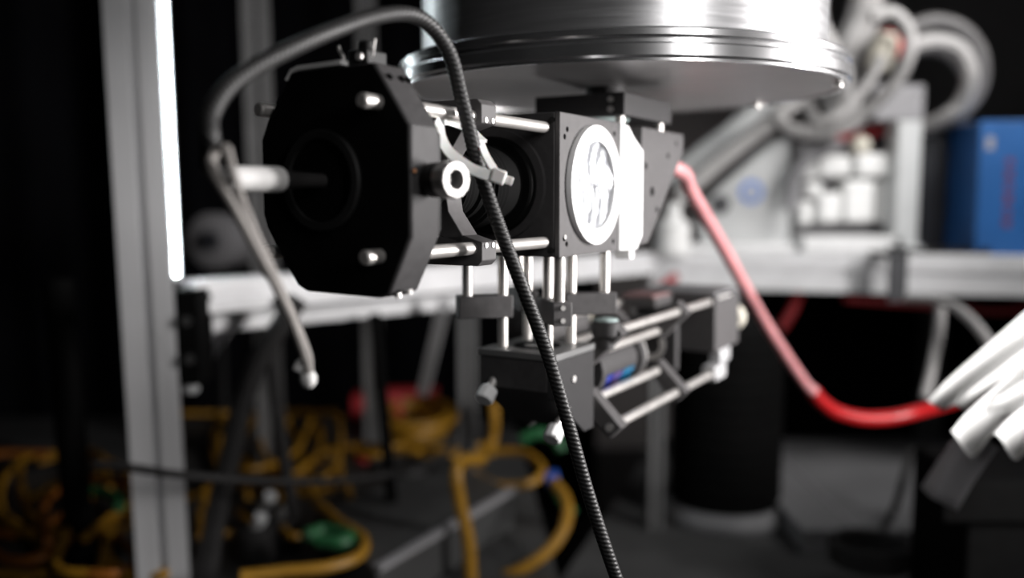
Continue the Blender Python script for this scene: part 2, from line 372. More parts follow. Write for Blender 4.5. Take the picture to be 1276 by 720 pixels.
solo('black_stand', 'black upright stand beside the silver slotted upright', 'stand', MB().cyl((a.x, a.y, CZ-0.43), (a.x-0.012, a.y, CZ-0.09), 0.017, 16, 0.002), 'matte', (a.x, a.y, CZ-0.43))

# ------------------------------------------------------------------ vacuum chamber
FC = Vector((0.074, 0.634, 0)); zf = CZ + 0.075
t = thing('vacuum_chamber', 'silver brushed-metal chamber with wide polished flange above the cube', 'chamber', (FC.x, FC.y, zf))
o = (FC.x, FC.y, 0)
def fl(prof, n=128): return MB().lathe([(z, r) for z, r in prof], (FC.x, FC.y, zf), (0, 0, 1), n)
part(t, 'body', fl([(0.017, 0.1350), (0.60, 0.1350)]), 'chamber')
ring = part(t, 'flange', fl([(0.0, 0.1485), (0.0012, 0.150), (0.0070, 0.150), (0.0080, 0.1492), (0.0083, 0.1475), (0.0105, 0.1475), (0.0108, 0.149), (0.0118, 0.1496), (0.0150, 0.1496), (0.0162, 0.148), (0.017, 0.1352)]), 'flange')
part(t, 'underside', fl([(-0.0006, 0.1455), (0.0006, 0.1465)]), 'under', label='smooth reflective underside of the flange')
part(t, 'rim_lip', MB().ring((FC.x, FC.y, zf-0.0015), (0, 0, 1), 0.1458, 0.1482, 0.002, 128), 'flange')
for k in range(3):
    g = math.radians(-20+55*k); part(t, 'clamp_screw', MB().cyl((FC.x+0.1415*math.cos(g), FC.y+0.1415*math.sin(g), zf-0.003), (FC.x+0.1415*math.cos(g), FC.y+0.1415*math.sin(g), zf+0.001), 0.003, 12), 'screw')
# mounting plate hanging below the flange
t = thing('mounting_plate', 'black plate bolted under the polished flange above the triangular mirror mount', 'plate', (134, 35, 52), 'c')
part(t, 'plate', MB().box((94, 4, 52), (176, 66, 66)), 'anod', bevel=0.6)
part(t, 'neck', MB().cyl((135, 35, 66), (135, 35, 74.5), 13, 40), 'anod')
part(t, 'port_lens', MB().lathe([(0, 18), (1.5, 17), (2.5, 10), (2.8, 1)], (118, 30, 52), (0, 0, -1), 32), 'glass')
for y, z in ((13, 62), (13, 56)): part(t, 'screw', MB().cyl((94, y, z), (93, y, z), 2.0, 12), 'screw')
for x, y in ((101, 10), (168, 10), (101, 60), (168, 60)): part(t, 'standoff', MB().cyl((x, y, 46), (x, y, 52), 3.0, 16), 'steel')

# ------------------------------------------------------------------ cage cube
AY, AZ = 38.0, 8.1
t = thing('cage_cube', 'black optical cube with a glaring white ring on its grey face', 'optical cube', (38, 38, -29.9), 'c')
part(t, 'body', MB().box((0, 3, -29.9), (76, 76, 46.1)), 'anod', bevel=0.8)
pl = part(t, 'face_plate', MB().box((0, 0, -29.9), (76, 3, 46.1)), 'anod_grey', bevel=0.5, label='grey face plate with paired screw holes')
for x, z in ((8.5, 37.5), (5.5, 33.5), (8.5, -23), (5.5, -20), (70, -24), (70, 39)):
    part(t, 'screw_hole', MB().cyl((x, 0.4, z), (x, -0.12, z), 1.5, 14), 'hole', pl)
part(t, 'set_screw', MB().cyl((6.2, 0.2, -19.2), (6.2, -0.5, -19.2), 1.2, 10), 'screw', pl)
rg = part(t, 'window_ring', MB().ring((40.5, 0, 8.6), (0, -1, 0), 24.5, 33, 3.2, 72), 'ptfe', label='white ring around the window')
# crumpled disc
mb = MB(); V = []; Fc = []; n = 22; rnd = random.Random(4)
for i in range(n+1):
    for j in range(48):
        r = 25.2*i/n; g = 2*math.pi*j/48; x = r*math.cos(g); z = r*math.sin(g)
        h = 1.0*math.sin(x*0.55+1.3*math.sin(z*0.17)) + 0.5*math.sin(x*1.3+z*0.22) + rnd.uniform(-0.35, 0.35)
        h *= 1 if i < n else 0
        V.append((40.5+x, 1.2 - 2.4 - 0.7*h*(0 if i == n else 1)+0.0, 8.6+z))
for i in range(n):
    for j in range(48): j2 = (j+1) % 48; Fc.append((i*48+j, i*48+j2, (i+1)*48+j2, (i+1)*48+j))
part(t, 'foil_disc', mb.add(V, Fc), 'foil', smooth=60, label='crumpled shiny white disc')
fp = part(t, 'front_port', MB().ring((0, AY, AZ), (-1, 0, 0), 20, 30, 3, 64), 'anod')
for y in (4.5, 71.5):
    for z in (-26, 42): part(t, 'corner_screw', MB().cyl((0, y, z), (-0.6, y, z), 1.6, 12), 'black')
# white spacer
t = thing('white_spacer', 'glaring white block squeezed between the cube and the triangular mount', 'spacer', (90, 38, -28), 'c')
part(t, 'block', MB().prism([(77, 45.5), (88, 45), (98, 38), (112, 31), (112, -22), (104, -30), (77, -30)], -1.5, 74, 'y'), 'ptfe', bevel=0.8)
part(t, 'foot', MB().box((96, 0, -36), (103, 10, -30)), 'ptfe', bevel=0.6)
# triangular mirror mount
t = thing('mirror_mount', 'grey triangular right-angle mirror mount behind the white spacer', 'mirror mount', (140, 38, -28), 'c')
tri = [(113, 46), (190, 46), (190, 34), (126, -27), (113, -28)]
for y0 in (0, 70):
    s_ = part(t, 'side_plate', MB().prism(tri, y0, y0+6, 'y'), 'anod_grey', bevel=0.5)
    if y0 == 0:
        for x, z, r in ((120, 22, 2.2), (160, 30, 1.8), (132, 6, 3.2), (141, -6, 2.0), (176, 39, 1.6)):
            part(t, 'screw_hole', MB().cyl((x, 0.4, z), (x, -0.15, z), r, 16), 'hole', s_)
mb = MB(); mb.prism([(189, 33), (193, 36), (130, -27), (126, -27)], 4, 72, 'y'); part(t, 'mirror', mb, 'steel', bevel=0.3)
part(t, 'top_wall', MB().box((113, 6, 42), (190, 70, 46)), 'anod_grey', bevel=0.4)
part(t, 'back_knob', MB().cyl((168, 20, -5), (178, 20, -15), 5, 20, 0.6), 'steel')

# ------------------------------------------------------------------ horizontal cage in front of the cube
t = thing('upper_rod_cage', 'four polished rods with a notched black clamp plate before the cube', 'rod cage', (-60, 38, -25), 'c')
for y in (8, 68):
    for z in (AZ-30, AZ+30):
        part(t, 'rod', MB().cyl((-151 if y < 20 else -145, y, z), (-1, y, z), 3.0, 20, 0.8), 'steel', label='polished steel rod')
# clamp plate with a scooped near side
def arc(cy, cz, r, a0, a1, n): return [(cy+r*math.cos(math.radians(a0+(a1-a0)*i/n)), cz+r*math.sin(math.radians(a0+(a1-a0)*i/n))) for i in range(n+1)]
outer = [(2.5, -19), (2.5, -27.5), (5, -30), (71, -30), (74, -27), (74, 43), (71, 46), (5, 46), (2.5, 43.5), (2.5, 35), (13, 32), (21, 21), (23, AZ), (21, -5), (13, -16)]
inner = [(44, -14), (61, AZ), (44, 30), (30, 24), (26.5, AZ), (30, -8)]
mb = MB(); mb.prism([outer[i] for i in (0, 1, 2, 3)] + [(71, -20), (13, -16)], -73, -60, 'x')
mb.prism([(2.5, 35), (2.5, 43.5), (5, 46), (71, 46), (71, 36), (13, 32)][::-1], -73, -60, 'x')
mb.prism([(13, 32), (13.1, 36), (28, 33), (27.5, AZ), (28, -16), (13.1, -20), (13, -16), (21, -5), (23, AZ), (21, 21)], -73, -60, 'x')
mb.prism([(60, -22), (60, 38), (74, 43), (74, -27)], -73, -60, 'x')
cp_ = part(t, 'clamp_plate', mb, 'anod_grey', bevel=0.5, label='black notched clamp plate')
for x in (-69.5, -63.5):
    for y, z in ((2.5, -20.5), (2.5, 36.5)): part(t, 'set_screw', MB().cyl((x, y+0.2, z), (x, y-0.5, z), 1.3, 12), 'screw', cp_)
# lens tube
t = thing('lens_tube', 'black stepped lens tube running inside the four polished rods', 'lens tube', (-60, 38, -15), 'c')
def knurl(x0, x1, r, n=72):
    mb = MB(); prof = []
    k = int((x1-x0)/1.6)
    for i in range(k+1): prof.append((x0+(x1-x0)*i/k, r*(1-0.025*(i % 2))))
    return mb.lathe(prof, (0, AY, AZ), (1, 0, 0), n)
part(t, 'barrel', MB().lathe([(-120, 14), (-78, 14), (-76, 17), (-40, 17), (-38, 21), (-4, 21)], (0, AY, AZ), (1, 0, 0), 56), 'matte')
part(t, 'flange_ring', MB().lathe([(-9, 22), (-9, 25), (-8.2, 26), (-3.2, 26), (-3.2, 22)], (0, AY, AZ), (1, 0, 0), 64), 'matte')
part(t, 'knurled_ring', knurl(-36, -24, 22.5), 'matte')
part(t, 'knurled_ring', knurl(-58, -50, 18.5), 'matte')
part(t, 'front_ring', MB().ring((-44, AY, AZ), (1, 0, 0), 12, 18.5, 4, 48), 'matte')

# ------------------------------------------------------------------ octagonal housing
oc = [(10, 54), (-7, 29), (-7, -14), (4, -37), (10, -39), (48, -38), (52, -36), (69, -12), (71, -6), (71, 26), (67, 34), (53, 53)]
t = thing('octagonal_housing', 'black octagonal housing with a round socket at the end of the rods', 'housing', (-130, 34, -39), 'c')
part(t, 'shell', MB().prism(oc, -140, -120.5, 'x'), 'anod', bevel=1.3)
oc2 = [(38+(y-34)*0.9, 8+(z-8)*0.9) for y, z in oc]
part(t, 'back_shell', MB().prism([(34+(y-34)*0.9, 8+(z-8)*0.9) for y, z in oc], -120.5, -113, 'x'), 'black', bevel=1.0)
part(t, 'front_shade', MB().prism([(34+(y-34)*0.985, 8+(z-8)*0.985) for y, z in oc], -140.8, -140, 'x'), 'matte', bevel=0.3, label='black front face with shade painted in')  # near-black layer puts the shaded look of this face into its colour
rr = part(t, 'socket_ring', MB().lathe([(0, 17), (0, 20.5), (1.4, 20.8), (2.2, 20), (2.2, 17), (0, 17)], (-140.8, 37, AZ), (-1, 0, 0), 64, False), 'black')
part(t, 'socket', MB().cyl((-140.8, 37, AZ), (-141.1, 37, AZ), 17, 48), 'hole', rr)
for y, z in ((0.5, -36.6), (6, -38.2)): part(t, 'screw', MB().cyl((-132, y, z+1.0), (-132, y-0.2, z-0.9), 1.5, 12), 'screw')
for x in (-136, -128, -124): part(t, 'bevel_screw', MB().cyl((x, 6, 48.2), (x, 5.2, 48.8), 1.4, 12), 'hole')
lp = part(t, 'edge_highlight', MB().prism([(56, 50.2), (53, 54.0), (49, 55.2), (26, 55.8), (26, 54.0), (49, 53.4), (53, 52.2), (55.5, 49.5)], -141.2, -122, 'x'), 'white', label='painted highlight along the top edge')  # white strip painted in for the glare on this edge
# top clamp with wire spring
t = thing('wire_clip', 'small black clip with a bent wire on top of the octagonal housing', 'clip', (-130, 22, 54), 'c')
part(t, 'body', MB().box((-137, 16, 54), (-124, 26, 60)), 'black', bevel=0.8)
part(t, 'knob', MB().cyl((-131, 21, 60), (-131, 21, 64), 3.4, 18, 0.5), 'black')
part(t, 'screw', MB().cyl((-138.6, 19, 57), (-136.5, 19, 57), 1.6, 12), 'screw')
part(t, 'wire', MB().tube([(-136, 28, 54), (-137, 28.5, 58), (-137, 30, 60), (-137, 30.5, 62)], 0.8, 8, 6), 'screw')
part(t, 'wire', MB().tube([(-136, 14, 57), (-136.5, 13, 60), (-136, 12.6, 63.5)], 0.6, 8, 6), 'screw')
# side connector
t = thing('side_connector', 'round black connector with a hollow metal nut on the side of the octagonal housing', 'connector', (-127, -7, AZ), 'c')
bo = Vector((-128, -6.8, AZ)); bd = Vector((-0.25, -1, 0)).normalized()
def al(a): return bo + bd*a
part(t, 'body', MB().lathe([(0, 4), (2, 4), (2.5, 6.8), (8, 7.0), (9, 6.4)], bo, bd, 32), 'black')
part(t, 'nut', MB().lathe([(9, 3.9), (9, 6.8), (9.8, 7.3), (15.5, 7.3), (16.5, 6.7), (16.5, 4.3), (9, 3.9)], bo, bd, 12, False), 'nut', smooth=20)
part(t, 'bore', MB().cyl(al(9), al(9.6), 3.95, 20), 'hole')
part(t, 'pin', MB().cyl(al(9.6), al(13), 1.2, 14, 0.3), 'nut')
part(t, 'copper_dot', MB().ball(Vector((-138.5, -7.6, 11.5)), 1.1, 10), 'brass')
# fibre plug in the round socket
t = thing('cable_plug', 'white booted plug with black ferrule in the round socket', 'plug', (-150, 37, AZ), 'c')
part(t, 'ferrule', MB().lathe([(0, 3.0), (12, 3.2), (24, 3.8), (26, 4.2)], (-140.3, 37, AZ), (-1, 0, 0.0), 24), 'rubber')
part(t, 'boot', MB().lathe([(24, 3.6), (25, 4.9), (27, 5.1), (50, 4.6), (52, 3.6)], (-140.3, 37, AZ), (-1, 0, 0.0), 28), 'boot', label='white sleeve')

# ------------------------------------------------------------------ braided cable
pa = c2w((-191, 37, AZ)); pa2 = c2w((-198, 38, AZ+3))
pts = [pa, pa2, P(262, 178, 0.298), P(263, 140, 0.30), P(300, 95, 0.312), P(390, 48, 0.335), P(470, 20, 0.362), P(522, 22, 0.38), P(558, 62, 0.392), P(577, 130, 0.398), P(596, 205, 0.402),
       P(621, 280, 0.406), P(650, 355, 0.412), P(680, 435, 0.418), P(706, 520, 0.422), P(733, 615, 0.426), P(768, 720, 0.43), P(800, 800, 0.44), P(850, 980, 0.55)]
solo('braided_cable', 'thick black braided cable arching over the housing and down past the cube', 'cable', MB().tube(pts, 0.0033, 14, 40, rib=0.06, pitch=0.0023, uv=True), 'braid', P(768, 720, 0.43))
# zip tie
t = thing('zip_tie', 'white nylon zip tie looped around the black braided cable', 'zip tie', P(612, 220, 0.397))
zp = [P(601, 176, 0.405), P(583, 160, 0.415), P(560, 150, 0.41), P(548, 152, 0.395), P(549, 170, 0.39), P(560, 190, 0.388), P(585, 209, 0.388), P(608, 218, 0.389), P(622, 221, 0.39)]
part(t, 'strap', MB().strap(zp, 0.0046, 0.0014, (-0.6, 1, 0)), 'nylon')
part(t, 'strap_end', MB().strap([P(598, 176, 0.404), P(605, 194, 0.397), P(618, 216, 0.390)], 0.0038, 0.0013, (-0.6, 1, 0)), 'nylon')
hd = P(621, 220, 0.389); ax = (P(632, 224, 0.389)-P(610, 216, 0.389)).normalized()
part(t, 'head', MB().obox(hd, (0.0062, 0.0052, 0.0062), (ax, Vector((0, 1, 0)), ax.cross(Vector((0, 1, 0))))), 'nylon', bevel=0.0008)
part(t, 'tail', MB().obox(hd+ax*0.0045, (0.004, 0.0022, 0.0036), (ax, Vector((0, 1, 0)), ax.cross(Vector((0, 1, 0))))), 'nylon', bevel=0.0003)
# grey cord with plug
t = thing('hanging_lanyard', 'thin grey cord hanging from the black braided cable with a white end plug', 'cord', P(385, 478, 0.33))
part(t, 'strand', MB().tube([P(262, 200, 0.29), P(270, 220, 0.287), P(290, 255, 0.29), P(312, 296, 0.296), P(338, 345, 0.305), P(362, 395, 0.315), P(380, 445, 0.325), P(384, 462, 0.328)], 0.0017, 10, 8), 'cord')
part(t, 'strand', MB().tube([P(283, 186, 0.288), P(290, 214, 0.287), P(303, 255, 0.292), P(321, 298, 0.298), P(343, 345, 0.306), P(365, 395, 0.316), P(383, 440, 0.325), P(386, 460, 0.328)], 0.0015, 10, 8), 'cord')
part(t, 'loop', MB().tube([P(262, 200, 0.29), P(268, 190, 0.293), P(277, 184, 0.293), P(283, 186, 0.288)], 0.0016, 10, 6), 'cord')
part(t, 'end_plug', MB().ball(P(384, 472, 0.329), 0.0036, 14, (0.9, 0.9, 1)), 'boot', label='white plug')
part(t, 'side_tab', MB().obox(P(373, 456, 0.327), (0.0035, 0.003, 0.0042), (Vector((1, 0, -0.5)), Vector((0, 1, 0)), Vector((0.5, 0, 1)))), 'boot', bevel=0.0007)

# ------------------------------------------------------------------ vertical cage below the cube
VX, VY = 46, 38
t = thing('vertical_rod_cage', 'upright polished rods and diagonal clamps between the cube and lower mirror box', 'rod cage', (VX, VY, -86), 'c')
def diag_xy(p, q, wdt, z0, z1):
    p, q = Vector(p), Vector(q); d = (q-p).normalized(); n = Vector((-d.y, d.x)); p = p-d*6; q = q+d*5
    return MB().prism([tuple(p+n*wdt), tuple(p-n*wdt), tuple(q-n*wdt), tuple(q+n*wdt)], z0, z1, 'z')
for sx in (-1, 1):
    for sy in (-1, 1):
        part(t, 'outer_rod', MB().cyl((VX+30*sx, VY+30*sy, -68), (VX+30*sx, VY+30*sy, -29.9), 3.0, 20, 0.5), 'steel')
        part(t, 'inner_rod', MB().cyl((VX+15*sx, VY+15*sy, -85.8), (VX+15*sx, VY+15*sy, -29.9), 3.0, 20, 0.3), 'steel')
        k = part(t, 'adapter_clamp', diag_xy((VX+30*sx, VY+30*sy), (VX+15*sx, VY+15*sy), 5.5, -68, -55), 'anod_grey', bevel=0.6)
        if sy < 0:
            for z in (-58, -65):
                dv = Vector((sx, sy)).normalized(); pv = Vector((VX+34.3*sx, VY+34.3*sy))
                part(t, 'clamp_screw', MB().cyl((pv.x-dv.x*0.5, pv.y-dv.y*0.5, z), (pv.x+dv.x*0.9, pv.y+dv.y*0.9, z), 1.4, 12), 'screw', k)
# lower right-angle box
t = thing('mirror_box', 'black right-angle mirror box hanging from the upright rods', 'mirror box', (46, 38, -136), 'c')
part(t, 'top_plate', MB().box((20, 12, -90), (72, 64, -86)), 'extr_d', bevel=0.5)
part(t, 'top_port', MB().ring((46, 38, -86), (0, 0, 1), 8, 14, 0.5, 40), 'hole')
part(t, 'body', MB().prism([(21, -90), (71, -90), (71, -136), (58, -136), (21, -108)], 18, 63, 'y'), 'anod', bevel=0.6)
sd_ = part(t, 'side_plate', MB().prism([(21, -90), (71, -90), (71, -138), (58, -138), (21, -112)], 12, 18, 'y'), 'anod_dk', bevel=0.6)
part(t, 'side_screw', MB().cyl((42, 12.3, -103), (42, 11, -103), 2.0, 14), 'screw', sd_)
part(t, 'side_screw', MB().cyl((34, 12.3, -120), (34, 11, -118), 1.4, 14), 'screw', sd_)
for y, x, z in ((54, 23, -104), (20, 42, -127)):
    c0 = Vector((x, y, z)); d0 = Vector((-0.75, 0, -0.66))
    part(t, 'adjuster_shaft', MB().cyl(c0, c0+d0*8, 2.6, 14), 'screw')
    part(t, 'adjuster_knob', MB().lathe([(7, 3.5), (7.5, 5.2), (15, 5.6), (16, 4.8)], c0, d0, 10), 'ptfe', smooth=20, label='white adjuster knob')
# ------------------------------------------------------------------ lower horizontal cage
LZ = -111
t = thing('lower_rod_cage', 'lower horizontal cage of long polished rods with diagonal adapter bars', 'rod cage', (180, 38, -146), 'c')
for sy in (-1, 1):
    for sz in (-1, 1):
        part(t, 'outer_rod', MB().cyl((92, 38+30*sy, LZ+30*sz), (292, 38+30*sy, LZ+30*sz), 3.0, 18, 0.5), 'steel')
        part(t, 'inner_rod', MB().cyl((71, 38+15*sy, LZ+15*sz), (216, 38+15*sy, LZ+15*sz), 3.0, 18, 0.5), 'steel')
def diag_yz(sy, sz, x0, x1, wdt=6):
    p, q = Vector((38+30*sy, LZ+30*sz)), Vector((38+15*sy, LZ+15*sz)); d = (q-p).normalized(); n = Vector((-d.y, d.x)); p = p-d*5; q = q+d*5
    return MB().prism([tuple(p+n*wdt), tuple(p-n*wdt), tuple(q-n*wdt), tuple(q+n*wdt)], x0, x1, 'x')
for x0 in (86, 206):
    for sy in (-1, 1):
        for sz in (-1, 1):
            k = part(t, 'adapter_bar', diag_yz(sy, sz, x0, x0+11), 'anod_grey', bevel=0.6)
            if sy < 0 and sz < 0: part(t, 'bar_screw', MB().cyl((x0+1, 8, LZ-30), (x0-1.5, 8, LZ-30), 2.6, 14), 'screw', k)
# things mounted in the lower cage
t = thing('thumb_knob', 'round black thumb knob with glassy cap above the lower cage bars', 'knob', (88, 14, -90), 'c')
part(t, 'stem', MB().cyl((88, 12, -92), (88, 12, -84), 5, 18), 'anod')
part(t, 'knob', MB().lathe([(0, 8), (1, 9), (9, 9), (10, 8)], (88, 12, -84), (0, 0, 1), 28), 'anod')
part(t, 'cap', MB().lathe([(0, 7.6), (1, 7), (1.8, 3), (2, 0.5)], (88, 12, -74), (0, 0, 1), 28), 'glass')
t = thing('filter_holder', 'dark filter barrel with blue and purple coated windows inside the lower cage', 'filter holder', (150, 38, -131), 'c')
part(t, 'barrel', MB().lathe([(104, 13), (104, 17), (112, 17), (113, 15), (168, 15), (169, 18), (178, 18), (178, 13)], (0, 38, LZ), (1, 0, 0), 40), 'anod')
for x0, x1, m_ in ((116, 126, 'coat_blue'), (128, 142, 'coat_purple'), (144, 162, 'coat_cyan')):
    part(t, 'coated_window', MB().prism(arc(38, LZ, 15.6, 195, 245, 8) + arc(38, LZ, 14.5, 245, 195, 8), x0, x1, 'x'), m_)
part(t, 'retaining_ring', MB().lathe([(178, 13.5), (178, 17), (182, 17), (182, 13.5), (178, 13.5)], (0, 38, LZ), (1, 0, 0), 40, False), 'screw')
t = thing('detector_head', 'dark grey box on the far end of the lower rod cage', 'detector', (312, 36, -122), 'c')
part(t, 'case', MB().box((280, 2, -122), (346, 70, -76)), 'anod_grey', bevel=1.0)
part(t, 'lid', MB().box((282, 4, -76), (344, 68, -73.5)), 'lid', bevel=0.5)
part(t, 'pink_reflection', MB().box((240, 40, -76), (279, 66, -74)), 'dullpink')  # faint pink reflection painted as a coloured strip
part(t, 'support', MB().box((240, 38, -84), (280, 68, -76)), 'anod_grey', bevel=0.6)
part(t, 'front_strip', MB().box((284, 1.3, -79), (318, 2.2, -76.6)), 'screw')
t = thing('ring_aperture', 'small upright metal aperture in the lower cage before the grey box', 'aperture', (236, 38, -126), 'c')
part(t, 'plate', MB().box((232, 18, -130), (240, 58, -90)), 'anod', bevel=0.6)
part(t, 'ring', MB().ring((232, 38, LZ), (-1, 0, 0), 8, 12, 2.5, 32), 'screw')
t = thing('end_knob', 'cream round knob sticking out past the dark grey box', 'knob', (352, 20, -104), 'c')
part(t, 'shaft', MB().cyl((346, 12, -102), (354, 12, -102), 4, 16), 'screw')
part(t, 'knob', MB().lathe([(0, 9), (2, 11.5), (9, 11.5), (12, 9), (13, 5)], (354, 12, -102), (1, 0, 0), 24), 'cream')
t = thing('motor_block', 'black motor block lying behind the upper rods of the lower cage', 'motor', (150, 84, -86), 'c')
part(t, 'case', MB().box((112, 70, -98), (190, 100, -74)), 'anod_grey', bevel=2)
part(t, 'cap', MB().lathe([(0, 9), (1, 10), (14, 10), (15, 8)], (190, 84, -86), (1, 0, 0), 24), 'cream')
part(t, 'plug', MB().box((130, 74, -74), (158, 92, -68)), 'black', bevel=1)
t = thing('lower_clamp_foot', 'bright angled clamp under the grey box of the lower cage', 'clamp', (300, 10, -146), 'c')
part(t, 'jaw', MB().box((284, 2, -146), (312, 14, -134)), 'extr', bevel=1)
part(t, 'riser', MB().box((300, 3, -134), (326, 13, -122)), 'extr', bevel=1)

# ------------------------------------------------------------------ pink and red hose
hp = [c2w((172, 40, 34)), P(846, 212, 0.685), P(862, 240, 0.71), P(905, 315, 0.79), P(955, 405, 0.88), P(1000, 473, 0.95), P(1014, 488, 0.96)]
solo('pink_hose', 'pale pink translucent hose slanting down from the mirror mount', 'hose', MB().tube(hp, 0.0058, 14, 10), 'pink', hp[-1])
hp2 = [P(1012, 486, 0.965), P(1022, 499, 0.97), P(1042, 513, 0.98), P(1075, 521, 0.99), P(1110, 520, 1.0), P(1142, 513, 1.01), P(1190, 500, 1.06)]
solo('red_hose', 'bright red hose curving on from the lower end of the pink hose', 'hose', MB().tube(hp2, 0.0078, 14, 10), 'red', hp2[3])
cable('red_tubing', 'dark red tube sagging below the bench behind the pink hose', [P(1000, 352, 1.52), P(985, 390, 1.50), P(960, 422, 1.5), P(930, 432, 1.5), P(890, 425, 1.5), P(850, 400, 1.55), P(830, 340, 1.6)], 0.009, 'redp', cat='tube')
cable('red_wire', 'dark red wire running along beneath the bench beam', [P(1050, 372, 1.47), P(1100, 376, 1.47), P(1180, 382, 1.45), P(1240, 388, 1.42), P(1300, 384, 1.40)], 0.006, 'redp', cat='wire')
cable('short_red_hose', 'short red hose draped on the bench beam by the corner', [P(806, 372, 1.40), P(822, 360, 1.38), P(842, 344, 1.40)], 0.007, 'redp', cat='hose')

# ------------------------------------------------------------------ bench equipment
zt0 = zt
def foot(x, d): p = P(x, 300, d); return Vector((p.x, p.y, zt0))
# pale instrument with blue ring emblem
b0 = foot(935, 1.60)
t = thing('pale_instrument', 'pale grey slope-fronted instrument with a blue ring emblem', 'instrument', b0)
def pxpoly(pl, d): return [P(x, y, d) for x, y in pl]
def slab(poly, dep):                # real-size outline given thickness away from the camera
    mb = MB(); n = len(poly); off = Vector((0.02*dep/0.1, dep, 0))
    return mb.add(poly+[p+off for p in poly], [tuple(range(n)), tuple(range(2*n-1, n-1, -1))]+[(i, i+n, (i+1) % n+n, (i+1) % n) for i in range(n)])
pg = pxpoly([(868, 262), (895, 232), (938, 196), (962, 176), (984, 172), (986, 280), (874, 282)], 1.60)
for p in pg[-2:]: p.z = zt0+0.012
part(t, 'case', slab(pg, 0.12), 'lgrey', bevel=0.004)
ce = P(936, 239, 1.60)
part(t, 'emblem', MB().lathe([(0, 0.0115), (0, 0.0215), (0.0015, 0.0215), (0.0015, 0.0115), (0, 0.0115)], ce, (0, -1, 0), 36, False), 'bluelogo', label='blue ring emblem')
ce = P(897, 255, 1.60); part(t, 'dark_dial', MB().cyl(ce, ce+Vector((0, -0.006, 0)), 0.0165, 24, 0.002), 'bbox')
part(t, 'base', MB().box((b0.x-0.16, b0.y-0.04, zt0), (b0.x+0.07, b0.y+0.16, zt0+0.014)), 'wgrey', bevel=0.003)
cable('grey_arm_hose', 'straight grey hose leaning over the pale instrument', [P(845, 248, 1.50), P(880, 215, 1.5), P(930, 175, 1.5), P(975, 140, 1.5), P(1010, 105, 1.52)], 0.014, 'hose', cat='hose')
cable('pale_arm_hose', 'second pale hose lying along the leaning grey hose', [P(835, 226, 1.56), P(880, 190, 1.57), P(920, 160, 1.57), P(960, 128, 1.58)], 0.02, 'lgrey', cat='hose')
c0 = foot(838, 1.47)
t = thing('bottle', 'small white bottle on the bench deck by the lower end of the grey hose', 'bottle', c0)
part(t, 'body', MB().lathe([(0.001, 0.026), (0.004, 0.028), (0.05, 0.028), (0.062, 0.014), (0.07, 0.012)], c0, (0, 0, 1), 24), 'white')
part(t, 'cap', MB().cyl(c0+Vector((0, 0, 0.07)), c0+Vector((0, 0, 0.084)), 0.013, 20, 0.002), 'white')
# valve manifold: housing with white caps
b0 = foot(1058, 1.58)
t = thing('valve_manifold', 'white manifold block with two rows of rounded white caps', 'manifold', b0)
a = P(1000, 275, 1.58); b = P(1118, 222, 1.58)
part(t, 'base', MB().box((a.x-0.01, a.y-0.04, zt0), (b.x, a.y+0.10, zt0+0.028)), 'wgrey', bevel=0.003)
part(t, 'back_panel', MB().box((a.x, a.y+0.05, zt0+0.028), (b.x, a.y+0.08, P(0, 178, 1.6).z)), 'mgrey', bevel=0.004)
for k, (x0, x1, y0, y1) in enumerate(((1020, 1050, 240, 277), (1052, 1092, 224, 277), (1094, 1119, 224, 277), (1004, 1026, 227, 246), (996, 1014, 250, 280), (1020, 1062, 193, 220), (1067, 1119, 191, 220), (1002, 1018, 198, 224))):
    dd_ = 1.57 + 0.006*(k % 3); a_, b_ = P(x0, y1, dd_), P(x1, y0, dd_)
    part(t, 'valve_cap', MB().box((a_.x, a_.y, a_.z), (b_.x, a_.y+0.05, b_.z)), 'white', bevel=0.007)
part(t, 'round_knob', MB().ball(P(1072, 181, 1.58), 0.017, 16), 'cream', label='cream knob on top')
part(t, 'knob_stem', MB().cyl(P(1072, 181, 1.58), P(1072, 200, 1.60), 0.006, 12), 'cream')
cable('red_band', 'dark red hose crossing under the grey panel above the white caps', [P(1040, 172, 1.60), P(1080, 165, 1.6), P(1118, 158, 1.6), P(1150, 155, 1.62)], 0.011, 'redp', cat='hose')
cable('dark_tube', 'dark tube curving over the white caps', [P(985, 262, 1.56), P(992, 215, 1.56), P(1020, 190, 1.57), P(1060, 176, 1.62), P(1110, 172, 1.66)], 0.012, 'mgrey', cat='hose')
# grey bracket
b0 = foot(1134, 1.54)
t = thing('grey_bracket', 'grey upright bracket with a wide panel beside the white manifold', 'bracket', b0)
a = P(1120, 150, 1.54); b = P(1150, 150, 1.54)
part(t, 'post', MB().box((a.x, a.y, zt0), (b.x, a.y+0.05, a.z)), 'lgrey', bevel=0.003)
a2 = P(1086, 152, 1.55); b2 = P(1150, 106, 1.55)
part(t, 'panel', MB().box((a2.x, a.y, a.z), (b2.x, a.y+0.06, b2.z)), 'mgrey', bevel=0.003)
part(t, 'panel_foot', MB().box((a.x+0.001, a.y-0.015, zt0), (b.x+0.005, a.y+0.07, zt0+0.012)), 'lgrey', bevel=0.002)
